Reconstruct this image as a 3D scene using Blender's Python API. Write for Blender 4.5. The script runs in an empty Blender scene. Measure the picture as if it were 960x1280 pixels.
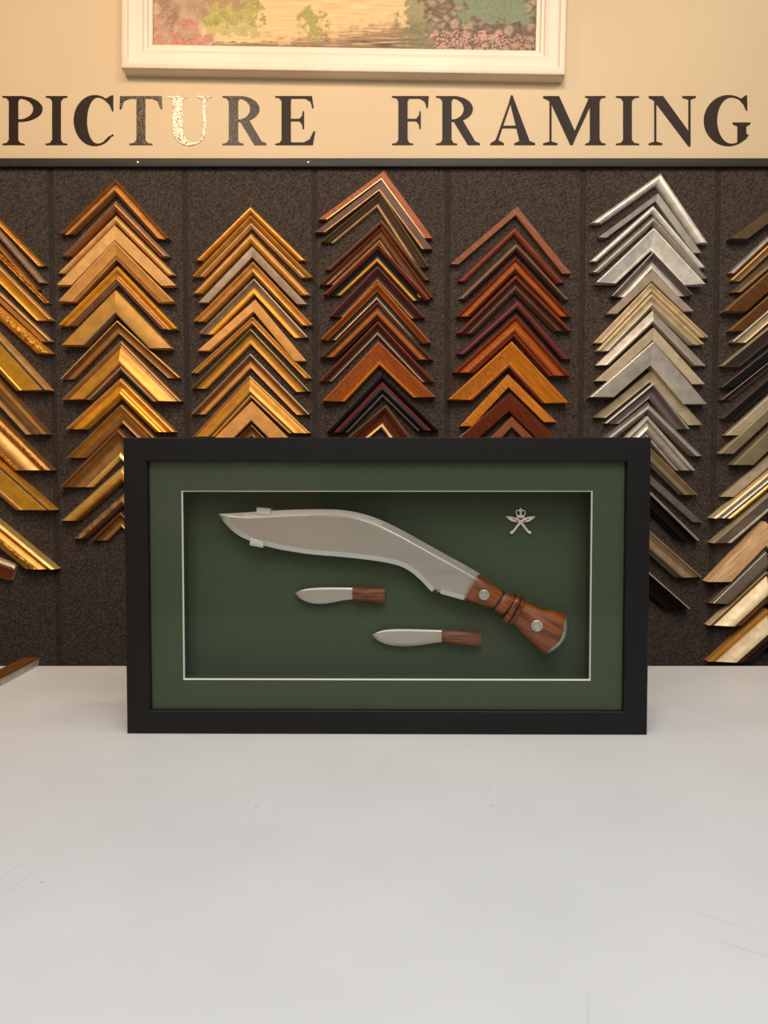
import bpy, bmesh, math, random
from mathutils import Vector, Matrix, noise, geometry
random.seed(7)
S = bpy.context.scene
COL = S.collection
R = math.radians

# ------------------------------------------------------------------ camera model
F = 962.0; PITCH = R(2.3); HC = 0.3064        # focal length in pixels, tilt, camera height over the worktop
CAM = Vector((0, 0, HC))
RIGHT = Vector((1, 0, 0)); FWD = Vector((0, math.cos(PITCH), -math.sin(PITCH))); UP = Vector((0, math.sin(PITCH), math.cos(PITCH)))
def ray(px, py): return FWD + RIGHT * ((px - 480) / F) + UP * ((640 - py) / F)
def onY(px, py, Y):
    d = ray(px, py); return CAM + d * (Y / d.y)
def onZ(px, py, Z):
    d = ray(px, py); return CAM + d * ((Z - HC) / d.z)
YW = 1.75                                      # carpeted display wall
cam = bpy.data.objects.new('camera', bpy.data.cameras.new('camera')); COL.objects.link(cam)
cam.location = CAM; cam.rotation_euler = (math.pi / 2 - PITCH, 0, 0)
cam.data.sensor_fit = 'VERTICAL'; cam.data.sensor_height = 36; cam.data.sensor_width = 36
cam.data.lens = 36 * F / 1280; cam.data.clip_start = 0.01
S.camera = cam

# ------------------------------------------------------------------ materials
def lin(c):
    return tuple(((v / 255) / 12.92 if v / 255 <= 0.04045 else ((v / 255 + 0.055) / 1.055) ** 2.4) for v in c) + (1,)
def sock(nt, n, i, v):
    n.inputs[i].default_value = v
def base_mat(name, c, rough=0.5, metal=0.0, spec=0.5, coat=0.0):
    m = bpy.data.materials.new(name); m.use_nodes = True
    b = m.node_tree.nodes['Principled BSDF']
    b.inputs['Base Color'].default_value = lin(c); b.inputs['Roughness'].default_value = rough
    b.inputs['Metallic'].default_value = metal; b.inputs['Specular IOR Level'].default_value = spec
    b.inputs['Coat Weight'].default_value = coat; b.inputs['Coat Roughness'].default_value = 0.08
    return m, m.node_tree, b
def noise_mat(name, c1, c2, scale=(40, 40, 40), detail=4, rough=0.5, metal=0.0, spec=0.5, coat=0.0, bump=0.0, lo=0.35, hi=0.65, bdist=0.002, rot=(0, 0, 0)):
    m, nt, b = base_mat(name, c1, rough, metal, spec, coat)
    tc = nt.nodes.new('ShaderNodeTexCoord'); mp = nt.nodes.new('ShaderNodeMapping')
    mp.vector_type = 'TEXTURE'; mp.inputs['Scale'].default_value = tuple(1 / k for k in scale); mp.inputs['Rotation'].default_value = rot
    nz = nt.nodes.new('ShaderNodeTexNoise'); nz.inputs['Scale'].default_value = 1; nz.inputs['Detail'].default_value = detail
    rp = nt.nodes.new('ShaderNodeValToRGB')
    rp.color_ramp.elements[0].position = lo; rp.color_ramp.elements[0].color = lin(c1)
    rp.color_ramp.elements[1].position = hi; rp.color_ramp.elements[1].color = lin(c2)
    L = nt.links.new
    L(tc.outputs['Object'], mp.inputs['Vector']); L(mp.outputs['Vector'], nz.inputs['Vector'])
    L(nz.outputs['Fac'], rp.inputs['Fac']); L(rp.outputs['Color'], b.inputs['Base Color'])
    if bump:
        bp = nt.nodes.new('ShaderNodeBump'); bp.inputs['Strength'].default_value = bump; bp.inputs['Distance'].default_value = bdist
        L(nz.outputs['Fac'], bp.inputs['Height']); L(bp.outputs['Normal'], b.inputs['Normal'])
        if coat: L(bp.outputs['Normal'], b.inputs['Coat Normal'])
    return m
M = {}
def shade(c, k): return tuple(max(0, min(255, v * k)) for v in c)
def gold(n, c, metal=0.55, rough=0.36): M[n] = noise_mat(n, shade(c, .93), shade(c, 1.05), (55, 55, 55), 5, rough, metal, .5, bump=.06)
def wood(n, c, rough=0.34, ang=45): M[n] = noise_mat(n, shade(c, .86), shade(c, 1.08), (25, 300, 300), 5, rough + .08, 0, .2, .06, rot=(0, R(ang), 0))
gold('gold_bright', (248, 174, 50), .45); gold('gold', (226, 156, 58), .45); gold('gold_old', (176, 122, 62)); gold('gold_tan', (226, 170, 98), .3, .45)
gold('gold_brown', (150, 98, 52)); gold('gold_matte', (196, 138, 48), .25, .5); gold('gold_orange', (222, 156, 74), .4); gold('gold_pale', (250, 205, 120)); gold('gold_olive', (128, 108, 62))
gold('taupe', (168, 138, 108), .35); gold('gold_flat', (226, 156, 74), .15, .5)
gold('silver_white', (236, 226, 208), .35, .35); gold('silver', (190, 178, 162), .5, .35); gold('grey_silver', (150, 140, 128), .5, .35); gold('pewter', (120, 106, 98), .5, .35)
gold('champagne', (196, 176, 142), .3, .42); gold('champagne_dark', (140, 122, 90), .25, .5); gold('pink_taupe', (164, 142, 120), .3, .45); gold('cream', (236, 208, 160), .3, .4); gold('bronze', (142, 112, 74), .5, .35)
wood('orange_wood', (168, 84, 28)); wood('red_wood', (128, 60, 34)); wood('brown_wood', (104, 66, 42)); wood('umber', (72, 56, 46)); wood('dark_wood', (62, 36, 26)); wood('maroon', (104, 46, 46))
wood('amber', (204, 118, 28)); wood('mahogany', (98, 40, 14), .16); wood('pinky_wood', (144, 82, 44)); wood('olive_wood', (92, 72, 46)); wood('pine', (228, 180, 130), .4, -45); wood('ebony', (24, 19, 18), .28); wood('tan_wood', (150, 112, 70)); wood('rust_wood', (98, 58, 22))
M['carved'] = noise_mat('carved', (120, 80, 44), (190, 140, 88), (90, 90, 90), 6, .5, .2, bump=.7, bdist=.004)
M['ornate'] = noise_mat('ornate', (150, 88, 20), (250, 180, 60), (150, 150, 150), 3, .38, .45, bump=.9, bdist=.004)

M['plaster'] = noise_mat('plaster', (216, 188, 149), (221, 194, 155), (3, 3, 3), 3, .62, 0, .3)
# carpet pile on the display panels
def carpet():
    m, nt, b = base_mat('carpet', (70, 58, 50), .95, 0, .1); L = nt.links.new
    tc = nt.nodes.new('ShaderNodeTexCoord')
    nz = nt.nodes.new('ShaderNodeTexNoise'); nz.inputs['Scale'].default_value = 290; nz.inputs['Detail'].default_value = 4
    mp = nt.nodes.new('ShaderNodeMapping'); mp.vector_type = 'TEXTURE'; mp.inputs['Rotation'].default_value = (0, R(-35), 0); mp.inputs['Scale'].default_value = (1.3, 1, .7)
    rp = nt.nodes.new('ShaderNodeValToRGB'); rp.color_ramp.elements[0].position = .34; rp.color_ramp.elements[0].color = lin((48, 40, 35))
    rp.color_ramp.elements[1].position = .7; rp.color_ramp.elements[1].color = lin((92, 79, 69))
    bp = nt.nodes.new('ShaderNodeBump'); bp.inputs['Strength'].default_value = .9; bp.inputs['Distance'].default_value = .004
    L(tc.outputs['Object'], mp.inputs['Vector']); L(mp.outputs['Vector'], nz.inputs['Vector']); L(nz.outputs['Fac'], rp.inputs['Fac'])
    L(rp.outputs['Color'], b.inputs['Base Color']); L(nz.outputs['Fac'], bp.inputs['Height']); L(bp.outputs['Normal'], b.inputs['Normal'])
    return m
M['carpet'] = carpet()
M['seam'] = noise_mat('seam', (50, 42, 37), (62, 54, 48), (260, 260, 90), 3, .9, 0, .1)
M['rail_metal'] = noise_mat('rail_metal', (44, 39, 35), (52, 46, 41), (20, 20, 20), 2, .5, 0, .3)
M['screw'] = base_mat('screw', (210, 200, 185), .25, .9)[0]
M['cream_paint'] = noise_mat('cream_paint', (234, 216, 190), (238, 221, 196), (8, 8, 8), 2, .42, 0, .4)
M['floor'] = noise_mat('floor', (104, 92, 80), (122, 108, 94), (6, 6, 6), 4, .6)
M['cabinet'] = base_mat('cabinet', (196, 192, 186), .5)[0]
M['black_frame'] = noise_mat('black_frame', (15, 12, 10), (18, 15, 13), (30, 200, 30), 3, .5, 0, .25)
M['black_edge'] = base_mat('black_edge', (22, 20, 19), .5, 0, .3)[0]
M['mat_green'] = noise_mat('mat_green', (70, 79, 58), (74, 83, 62), (300, 300, 300), 2, .85, 0, .15)
M['mat_core'] = base_mat('mat_core', (240, 236, 222), .8, 0, .2)[0]
M['pewter_badge'] = noise_mat('pewter_badge', (250, 232, 210), (254, 242, 226), (400, 400, 400), 2, .4, .15)
M['badge_red'] = base_mat('badge_red', (176, 84, 58), .4, .3)[0]
M['rivet'] = noise_mat('rivet', (176, 168, 156), (206, 198, 188), (300, 300, 300), 2, .38, .6)
M['rosewood'] = noise_mat('rosewood', (84, 36, 10), (158, 80, 26), (24, 160, 200), 6, .34, 0, .45, .12, rot=(0, R(29), 0))
M['rosewood_dark'] = base_mat('rosewood_dark', (46, 18, 8), .45)[0]
M['knife_wood'] = noise_mat('knife_wood', (88, 42, 22), (136, 74, 40), (60, 300, 420), 5, .5, 0, .4)
M['vinyl'] = noise_mat('vinyl', (40, 24, 14), (48, 30, 18), (90, 90, 90), 3, .5, 0, .2, 0, bump=.2, bdist=.001)
M['vinyl_worn'] = noise_mat('vinyl_worn', (42, 26, 16), (70, 48, 32), (200, 200, 110), 6, .36, 0, .25, .12, bump=.6, bdist=.0016, lo=.5, hi=.7)
M['vinyl_foil'] = noise_mat('vinyl_foil', (64, 42, 26), (110, 80, 52), (190, 190, 150), 3, .3, .3, .8, 1.0, bump=.6, bdist=.0014)

def steel(name, c, rough):
    m, nt, b = base_mat(name, c, rough, .9); L = nt.links.new
    tc = nt.nodes.new('ShaderNodeTexCoord'); mp = nt.nodes.new('ShaderNodeMapping'); mp.inputs['Scale'].default_value = (6, 60, 420)
    nz = nt.nodes.new('ShaderNodeTexNoise'); nz.inputs['Scale'].default_value = 1; nz.inputs['Detail'].default_value = 4
    rp = nt.nodes.new('ShaderNodeMapRange'); rp.inputs['To Min'].default_value = rough - .08; rp.inputs['To Max'].default_value = rough + .1
    bp = nt.nodes.new('ShaderNodeBump'); bp.inputs['Strength'].default_value = .08; bp.inputs['Distance'].default_value = .001
    L(tc.outputs['Object'], mp.inputs['Vector']); L(mp.outputs['Vector'], nz.inputs['Vector']); L(nz.outputs['Fac'], rp.inputs['Value'])
    L(rp.outputs['Result'], b.inputs['Roughness']); L(nz.outputs['Fac'], bp.inputs['Height']); L(bp.outputs['Normal'], b.inputs['Normal'])
    return m
M['steel'] = steel('steel', (202, 190, 178), .34)
M['steel_edge'] = steel('steel_edge', (226, 222, 216), .42)
M['steel_small'] = steel('steel_small', (192, 180, 166), .45)

def glass_mat(name, k, tint):
    m = bpy.data.materials.new(name); m.use_nodes = True; nt = m.node_tree; nt.nodes.clear()
    o = nt.nodes.new('ShaderNodeOutputMaterial'); t = nt.nodes.new('ShaderNodeBsdfTransparent'); t.inputs['Color'].default_value = tint
    g = nt.nodes.new('ShaderNodeBsdfGlossy'); g.inputs['Roughness'].default_value = .04
    fr = nt.nodes.new('ShaderNodeFresnel'); fr.inputs['IOR'].default_value = 1.45
    mu = nt.nodes.new('ShaderNodeMath'); mu.operation = 'MULTIPLY'; mu.inputs[1].default_value = k
    mx = nt.nodes.new('ShaderNodeMixShader'); L = nt.links.new
    L(fr.outputs['Fac'], mu.inputs[0]); L(mu.outputs[0], mx.inputs['Fac']); L(t.outputs[0], mx.inputs[1]); L(g.outputs[0], mx.inputs[2]); L(mx.outputs[0], o.inputs['Surface'])
    return m
M['glass'] = glass_mat('glass', .22, (.98, .99, .98, 1))
def plastic():
    m, nt, b = base_mat('clear_plastic', (244, 236, 222), .2, 0, .6); b.inputs['Alpha'].default_value = .5; return m
M['clear_plastic'] = plastic()

def worktop():
    m, nt, b = base_mat('white_laminate', (230, 230, 230), .38, 0, .4); L = nt.links.new
    tc = nt.nodes.new('ShaderNodeTexCoord')
    nz = nt.nodes.new('ShaderNodeTexNoise'); nz.inputs['Scale'].default_value = 7; nz.inputs['Detail'].default_value = 5
    rp = nt.nodes.new('ShaderNodeValToRGB'); rp.color_ramp.elements[0].position = .3; rp.color_ramp.elements[0].color = lin((226, 226, 225))
    rp.color_ramp.elements[1].position = .7; rp.color_ramp.elements[1].color = lin((233, 233, 232))
    L(tc.outputs['Object'], nz.inputs['Vector']); L(nz.outputs['Fac'], rp.inputs['Fac'])
    col = rp.outputs['Color']
    # fine scratches and a few specks worn into the laminate
    for rot, sc, th in ((75, (3.2, 150, 1), .735), (25, (3.5, 130, 1), .75), (-35, (4, 140, 1), .75)):
        mp = nt.nodes.new('ShaderNodeMapping'); mp.vector_type = 'TEXTURE'; mp.inputs['Rotation'].default_value = (0, 0, R(rot)); mp.inputs['Scale'].default_value = tuple(1 / k for k in sc)
        n2 = nt.nodes.new('ShaderNodeTexNoise'); n2.inputs['Scale'].default_value = 1; n2.inputs['Detail'].default_value = 1.5
        r2 = nt.nodes.new('ShaderNodeMapRange'); r2.inputs['From Min'].default_value = th; r2.inputs['From Max'].default_value = th + .02; r2.inputs['To Max'].default_value = .16
        mx = nt.nodes.new('ShaderNodeMixRGB'); mx.inputs['Color2'].default_value = lin((150, 148, 142))
        L(tc.outputs['Object'], mp.inputs['Vector']); L(mp.outputs['Vector'], n2.inputs['Vector']); L(n2.outputs['Fac'], r2.inputs['Value'])
        L(r2.outputs['Result'], mx.inputs['Fac']); L(col, mx.inputs['Color1']); col = mx.outputs['Color']
    vo = nt.nodes.new('ShaderNodeTexVoronoi'); vo.inputs['Scale'].default_value = 13
    r3 = nt.nodes.new('ShaderNodeMapRange'); r3.inputs['From Min'].default_value = .022; r3.inputs['From Max'].default_value = .012; r3.inputs['To Max'].default_value = .5
    mx = nt.nodes.new('ShaderNodeMixRGB'); mx.inputs['Color2'].default_value = lin((120, 114, 106))
    L(tc.outputs['Object'], vo.inputs['Vector']); L(vo.outputs['Distance'], r3.inputs['Value']); L(r3.outputs['Result'], mx.inputs['Fac']); L(col, mx.inputs['Color1'])
    L(mx.outputs['Color'], b.inputs['Base Color'])
    return m
M['worktop'] = worktop()

# ------------------------------------------------------------------ mesh helpers
class MB:
    def __init__(s): s.v = []; s.f = []; s.m = []
    def add(s, vs, fs, mi=0):
        o = len(s.v); s.v += [tuple(v) for v in vs]; s.f += [tuple(i + o for i in f) for f in fs]; s.m += [mi] * len(fs)
    def box(s, a, b, mi=0, bev=0.0):
        (x0, y0, z0), (x1, y1, z1) = a, b
        if bev <= 0:
            s.add([(x0, y0, z0), (x1, y0, z0), (x1, y1, z0), (x0, y1, z0), (x0, y0, z1), (x1, y0, z1), (x1, y1, z1), (x0, y1, z1)],
                  [(0, 3, 2, 1), (4, 5, 6, 7), (0, 1, 5, 4), (1, 2, 6, 5), (2, 3, 7, 6), (3, 0, 4, 7)], mi)
        else:
            bm = bmesh.new(); bmesh.ops.create_cube(bm, size=1)
            for v in bm.verts: v.co = Vector(((x0 + x1) / 2 + v.co.x * (x1 - x0), (y0 + y1) / 2 + v.co.y * (y1 - y0), (z0 + z1) / 2 + v.co.z * (z1 - z0)))
            bmesh.ops.bevel(bm, geom=bm.edges[:], offset=bev, segments=2, affect='EDGES', profile=.6)
            bm.verts.index_update(); s.add([v.co[:] for v in bm.verts], [[v.index for v in f.verts] for f in bm.faces], mi); bm.free()
    def grid(s, rows, closed=False, cap=False, mi=0):
        n = len(rows[0]); vs = [p for r in rows for p in r]; fs = []
        for i in range(len(rows) - 1):
            for j in range(n if closed else n - 1):
                k = (j + 1) % n
                fs.append((i * n + j, i * n + k, (i + 1) * n + k, (i + 1) * n + j))
        if cap: fs += [tuple(range(n))[::-1], tuple((len(rows) - 1) * n + j for j in range(n))]
        s.add(vs, fs, mi)
    def prism(s, poly, d0, d1, mi=0):     # poly in (x, z); extruded along y from d0 to d1
        n = len(poly); vs = [(x, d0, z) for x, z in poly] + [(x, d1, z) for x, z in poly]
        tris = geometry.tessellate_polygon([[Vector((x, z, 0)) for x, z in poly]])
        fs = [tuple(t) for t in tris] + [tuple(i + n for i in t[::-1]) for t in tris]
        fs += [(i, (i + 1) % n, n + (i + 1) % n, n + i) for i in range(n)]
        s.add(vs, fs, mi)
    def cyl(s, c, ax, r, h, seg=24, mi=0, dome=0.0):   # along ax
        ax = Vector(ax).normalized(); a = ax.orthogonal().normalized(); b = ax.cross(a); c = Vector(c)
        prof = [(r, 0), (r, h * .7), (r * .93, h)]
        if dome: prof += [(r * .6, h + dome * .8), (r * .2, h + dome)]
        rows = [[c + (a * math.cos(2 * math.pi * k / seg) + b * math.sin(2 * math.pi * k / seg)) * q + ax * t for k in range(seg)] for q, t in prof]
        s.grid(rows, True, True, mi)
def build(name, mb, mats, parent=None, loc=None, smooth=30, kind=None, fix=True):
    me = bpy.data.meshes.new(name); me.from_pydata([tuple(v) for v in mb.v], [], mb.f); me.validate()
    if not isinstance(mats, (list, tuple)): mats = [mats]
    for m in mats: me.materials.append(M[m] if isinstance(m, str) else m)
    if len(me.polygons) == len(mb.m):
        for p, i in zip(me.polygons, mb.m): p.material_index = i
    if fix:
        bm = bmesh.new(); bm.from_mesh(me); bmesh.ops.recalc_face_normals(bm, faces=bm.faces[:]); bm.to_mesh(me); bm.free()
    if smooth:
        for p in me.polygons: p.use_smooth = True
        me.set_sharp_from_angle(angle=R(smooth))
    o = bpy.data.objects.new(name, me); COL.objects.link(o)
    if parent is not None: o.parent = parent
    if loc is not None: o.location = loc
    if kind: o['kind'] = kind
    return o
def thing(name, label, cat, loc=(0, 0, 0), group=None, mat=None):
    o = bpy.data.objects.new(name, None); COL.objects.link(o); o.empty_display_size = .02
    if mat is not None: o.matrix_world = mat
    else: o.location = loc
    tag(o, label, cat, group); return o
def tag(o, label, cat, group=None):
    o['label'] = label; o['category'] = cat
    if group: o['group'] = group
def rel(pts, o): return [tuple(Vector(p) - o) for p in pts]

# ------------------------------------------------------------------ the room
ZF = -0.9
mb = MB(); mb.box((-2.6, -2.2, ZF - .05), (2.6, YW + .14, ZF)); build('floor', mb, 'floor', smooth=0, kind='structure')
zt = onY(480, 198, YW).z                                # lower edge of the painted wall
mb = MB(); mb.box((-2.6, YW + .02, ZF), (2.6, YW + .14, 1.95)); wall = build('wall_back', mb, 'plaster', smooth=0, kind='structure')
# painted sign board above the carpet, flush with the panels
mb = MB(); mb.box((-2.6, YW, zt), (2.6, YW + .02, 1.95)); build('sign_board', mb, 'plaster', wall, smooth=0)
seams = [-95 - 165, -95, 68, 234, 394, 559, 726, 893, 1060, 1225]
xs = [onY(p, 520, YW).x for p in seams]
for a, b in zip(xs[:-1], xs[1:]):
    mb = MB(); mb.box((a + .0055, YW, ZF), (b - .0055, YW + .0199, zt - .002), bev=.004)
    build('carpet_panel', mb, 'carpet', wall)
    mb = MB(); mb.box((b - .007, YW + .0018, ZF), (b + .007, YW + .0195, zt - .002)); build('seam_strip', mb, 'seam', wall, smooth=0)
# dark metal rail between the painted board and the carpet
z0 = onY(480, 208, YW - .012).z; z1 = onY(480, 197.5, YW - .012).z
mb = MB(); mb.box((-2.6, YW - .012, z0), (2.6, YW - .0002, z1), bev=.0015)
rail = build('trim_1', mb, 'rail_metal', kind='structure')
for px in (172, 385):
    p = onY(px, 203, YW - .012); mb = MB(); mb.cyl((p.x, YW - .0118, p.z), (0, -1, 0), .0032, .0015, 12, dome=.0008); build('screw', mb, 'screw', rail)

# ------------------------------------------------------------------ worktop
ytab = onZ(480, 832, 0).y
ctr = thing('workbench', 'long white laminate workbench carrying the black box frame', 'workbench', (0, .75, ZF))
mb = MB(); mb.box((-1.45, .12, -.035), (1.45, ytab, 0), bev=.003); build('worktop', mb, 'worktop', ctr, loc=(0, -.75, -ZF))
mb = MB(); mb.box((-1.38, .2, ZF), (1.38, ytab - .05, -.035)); build('cabinet_body', mb, 'cabinet', ctr, loc=(0, -.75, -ZF), smooth=0)

# ------------------------------------------------------------------ lettering
def strip(mb, A, B, d0, d1):
    n = len(A)
    rows = [[(A[i][0], d0, A[i][1]), (B[i][0], d0, B[i][1]), (B[i][0], d1, B[i][1]), (A[i][0], d1, A[i][1])] for i in range(n)]
    mb.grid(rows, True, True)
def arc(cx, cy, rx, ry, a0, a1, n=28): return [(cx + rx * math.cos(R(a0 + (a1 - a0) * i / n)), cy + ry * math.sin(R(a0 + (a1 - a0) * i / n))) for i in range(n + 1)]
def stem(a, b, sl, sr, y0=0, y1=61, bot=True, top=True, t=2.4, br=4):
    pts = []
    if bot: pts += [(a - sl, y0), (b + sr, y0), (b + sr, y0 + t * .6), (b + sr * .35, y0 + t), (b, y0 + t + br)]
    else: pts += [(a, y0), (b, y0)]
    if top: pts += [(b, y1 - t - br), (b + sr * .35, y1 - t), (b + sr, y1 - t * .6), (b + sr, y1), (a - sl, y1), (a - sl, y1 - t * .6), (a - sl * .35, y1 - t), (a, y1 - t - br)]
    else: pts += [(b, y1), (a, y1)]
    if bot: pts += [(a, y0 + t + br), (a - sl * .35, y0 + t), (a - sl, y0 + t * .6)]
    return pts
def glyph(ch, x0, x1):
    """polygons and ribbons of one serif capital; x in image pixels, y up from the base line"""
    P, Q = [], []; w = x1 - x0
    if ch == 'I':
        c = (x0 + x1) / 2; P.append(stem(c - 5.4, c + 5.4, c - 5.4 - x0, x1 - c - 5.4))
    elif ch in 'PR':
        P.append(stem(x0 + 8, x0 + 19.5, 8, 7 if ch == 'R' else 8))
        rx = (w if ch == 'P' else w * .84) - 21
        o = [(x0 + 12, 61), (x0 + 18, 61)] + arc(x0 + 21, 45, rx, 16, 90, -90) + [(x0 + 16, 29)]
        i = [(x0 + 12, 58.2), (x0 + 18, 58.2)] + arc(x0 + 20, 45, rx - 10.5, 13.2, 90, -90) + [(x0 + 16, 31.8)]
        Q.append((o, i))
        if ch == 'R': P.append([(x0 + 24, 31.5), (x0 + 34, 30), (x1 - 6, 4.5), (x1, 2), (x1, 0), (x1 - 15, 0), (x0 + 23, 28)])
    elif ch in 'CG':
        cx = x0 + w * .53; rx = w * .53
        e0, e1 = (48, 318) if ch == 'C' else (48, 325)
        Q.append((arc(cx, 30.5, rx, 31.8, e0, e1, 44), [(cx + 3.5 + (rx - 13) * math.cos(R(a)) + max(0, math.cos(R(a))) * 5, 30.5 + 29 * math.sin(R(a))) for a in [e0 + (e1 - e0) * k / 44 for k in range(45)]]))
        xe = cx + rx * math.cos(R(48))
        P.append([(xe - 6, 57), (xe + 3.5, 62), (xe + 5.2, 62), (xe + 5.2, 42), (xe + 4, 42), (xe + .5, 50), (xe - 5, 56)] if ch == 'C' else [(xe - 7, 56.5), (xe + 1, 62), (xe + 2.6, 62), (xe + 3, 43), (xe + 1.8, 43), (xe - 2, 51)])
        if ch == 'G': P.append([(x1 - 16, 3.5), (x1 - 5, 7.5), (x1 - 5, 23), (x1, 26), (x1, 28), (x1 - 22, 28), (x1 - 22, 26), (x1 - 16, 23.5)])
        else: P.append([(xe - 7, 4), (x1, 12), (x1 - 1, 13.5), (xe - 3, 8)])
    elif ch == 'T':
        c = (x0 + x1) / 2; P.append(stem(c - 5.5, c + 5.5, 9, 9, 0, 60, True, False))
        P.append([(x0, 61), (x0 - .5, 45), (x0 + 1.5, 45), (x0 + 5, 55), (x0 + 12, 58), (x1 - 12, 58), (x1 - 5, 55), (x1 - 1.5, 45), (x1 + .5, 45), (x1, 61)])
    elif ch == 'U':
        P.append(stem(x0 + 7, x0 + 19.5, 7, 6, 18, 61, False, True)); P.append(stem(x1 - 10.5, x1 - 6.5, 7, 6.5, 20, 61, False, True))
        o = [(x0 + 7, 20)] + arc((x0 + x1) / 2 + .3, 20, w / 2 - 6.8, 21, 180, 360) ; i = [(x0 + 19.5, 20)] + arc((x0 + x1) / 2 + 4.5, 20, w / 2 - 15, 17.5, 180, 360)
        Q.append((o, i))
    elif ch in 'EF':
        P.append(stem(x0 + 8, x0 + 19.5, 8, 7 if ch == 'F' else 2))
        P.append([(x0 + 10, 61), (x0 + 10, 58), (x1 - 12, 58), (x1 - 6, 54), (x1 - 3.5, 46), (x1 - 2, 46), (x1 - (1 if ch == 'F' else 4), 61)])
        xm = x1 - (11 if ch == 'F' else 14)
        P.append([(x0 + 18, 32.6), (x0 + 18, 29.8), (xm - 6, 29.8), (xm - 2.5, 26), (xm - 1.5, 20), (xm, 20), (xm, 42), (xm - 1.5, 42), (xm - 2.5, 36.5), (xm - 6, 32.6)])
        if ch == 'E': P.append([(x0 + 10, 0), (x0 + 10, 3), (x1 - 14, 3), (x1 - 7, 7), (x1 - 2, 17), (x1, 17), (x1 - 3, 0)])
    elif ch == 'A':
        ax = x0 + w * .48
        P.append([(ax - 3.5, 54), (ax - 1.2, 62), (ax + .8, 62), (x1 - 7, 5), (x1, 2), (x1, 0), (x1 - 26, 0), (x1 - 26, 2), (x1 - 19.5, 5), (ax - 2, 52)])
        P.append([(ax - 2.6, 56), (ax, 56), (x0 + 10, 6), (x0 + 17, 2), (x0 + 17, 0), (x0, 0), (x0, 2), (x0 + 6.5, 6)])
        P.append([(x0 + 14, 21), (x1 - 20, 21), (x1 - 21, 24), (x0 + 15, 24)])
    elif ch == 'M':
        P.append([(x0, 61), (x0, 59), (x0 + 6, 56), (x0 + 9, 54), (x0 + 34, 0), (x0 + 37, 0), (x0 + 42, 12), (x0 + 20, 61)])
        P.append([(x0 + 36.5, 0), (x0 + 38, 14), (x1 - 20, 61), (x1 - 18, 61), (x1 - 15, 57)])
        P.append([(x0 + 8, 2), (x0 + 10.5, 2), (x0 + 10.5, 55), (x0 + 8, 57)]); P.append([(x0, 0), (x0 + 18, 0), (x0 + 18, 1.8), (x0 + 11, 4), (x0 + 7.5, 4), (x0, 1.8)])
        P.append(stem(x1 - 19.5, x1 - 7.5, 6, 7.5)[:])
    elif ch == 'N':
        P.append([(x0, 61), (x0, 59), (x0 + 6, 56), (x1 - 9, -2), (x1 - 7, -2), (x1 - 7, 14), (x0 + 18, 61)])
        P.append([(x0 + 7, 2), (x0 + 9.5, 2), (x0 + 9.5, 54), (x0 + 7, 56)]); P.append([(x0, 0), (x0 + 17, 0), (x0 + 17, 1.8), (x0 + 10, 4), (x0 + 6.5, 4), (x0, 1.8)])
        P.append([(x1 - 9.3, 0), (x1 - 6.7, 0), (x1 - 6.7, 58), (x1 - 9.3, 58)]); P.append([(x1 - 17, 61), (x1, 61), (x1, 59.2), (x1 - 6, 57), (x1 - 10, 57), (x1 - 17, 59.2)])
    return P, Q
letters = [('P', 3, 53, 'PICTURE', 0), ('I', 57, 84, 'PICTURE', 0), ('C', 92, 142, 'PICTURE', 0), ('T', 150, 202, 'PICTURE', 1), ('U', 209, 264, 'PICTURE', 2), ('R', 278, 333, 'PICTURE', 1), ('E', 344, 394, 'PICTURE', 0),
           ('F', 490, 537, 'FRAMING', 0), ('R', 545, 600, 'FRAMING', 0), ('A', 613, 669, 'FRAMING', 0), ('M', 679, 757, 'FRAMING', 0), ('I', 770, 799, 'FRAMING', 0), ('N', 811, 870, 'FRAMING', 0), ('G', 880, 938, 'FRAMING', 0)]
YL = YW - .0016
for ch, x0, x1, word, k in letters:
    P, Q = glyph(ch, x0, x1)
    c = onY((x0 + x1) / 2, 181, YL); c.y = YW
    def cv(p):
        q = onY(p[0], 181 - p[1], YL); return (q.x - c.x, q.z - c.z)
    mb = MB()
    for n_, p in enumerate(P): mb.prism([cv(q) for q in p], -.0016 - .00006 * n_, 0)
    for n_, (a, b) in enumerate(Q): strip(mb, [cv(q) for q in a], [cv(q) for q in b], -.0016 - .00006 * (n_ + len(P)), 0)
    o = build('sign_letter', mb, ('vinyl', 'vinyl_worn', 'vinyl_foil')[k], loc=c, smooth=0)
    extra = {0: 'dark brown serif letter %s', 1: 'scuffed dark brown serif letter %s', 2: 'crinkled shiny serif letter %s'}[k] % ch
    tag(o, extra + ' of the word %s on the beige wall' % word, 'letter', 'letters of the wall sign')

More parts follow.
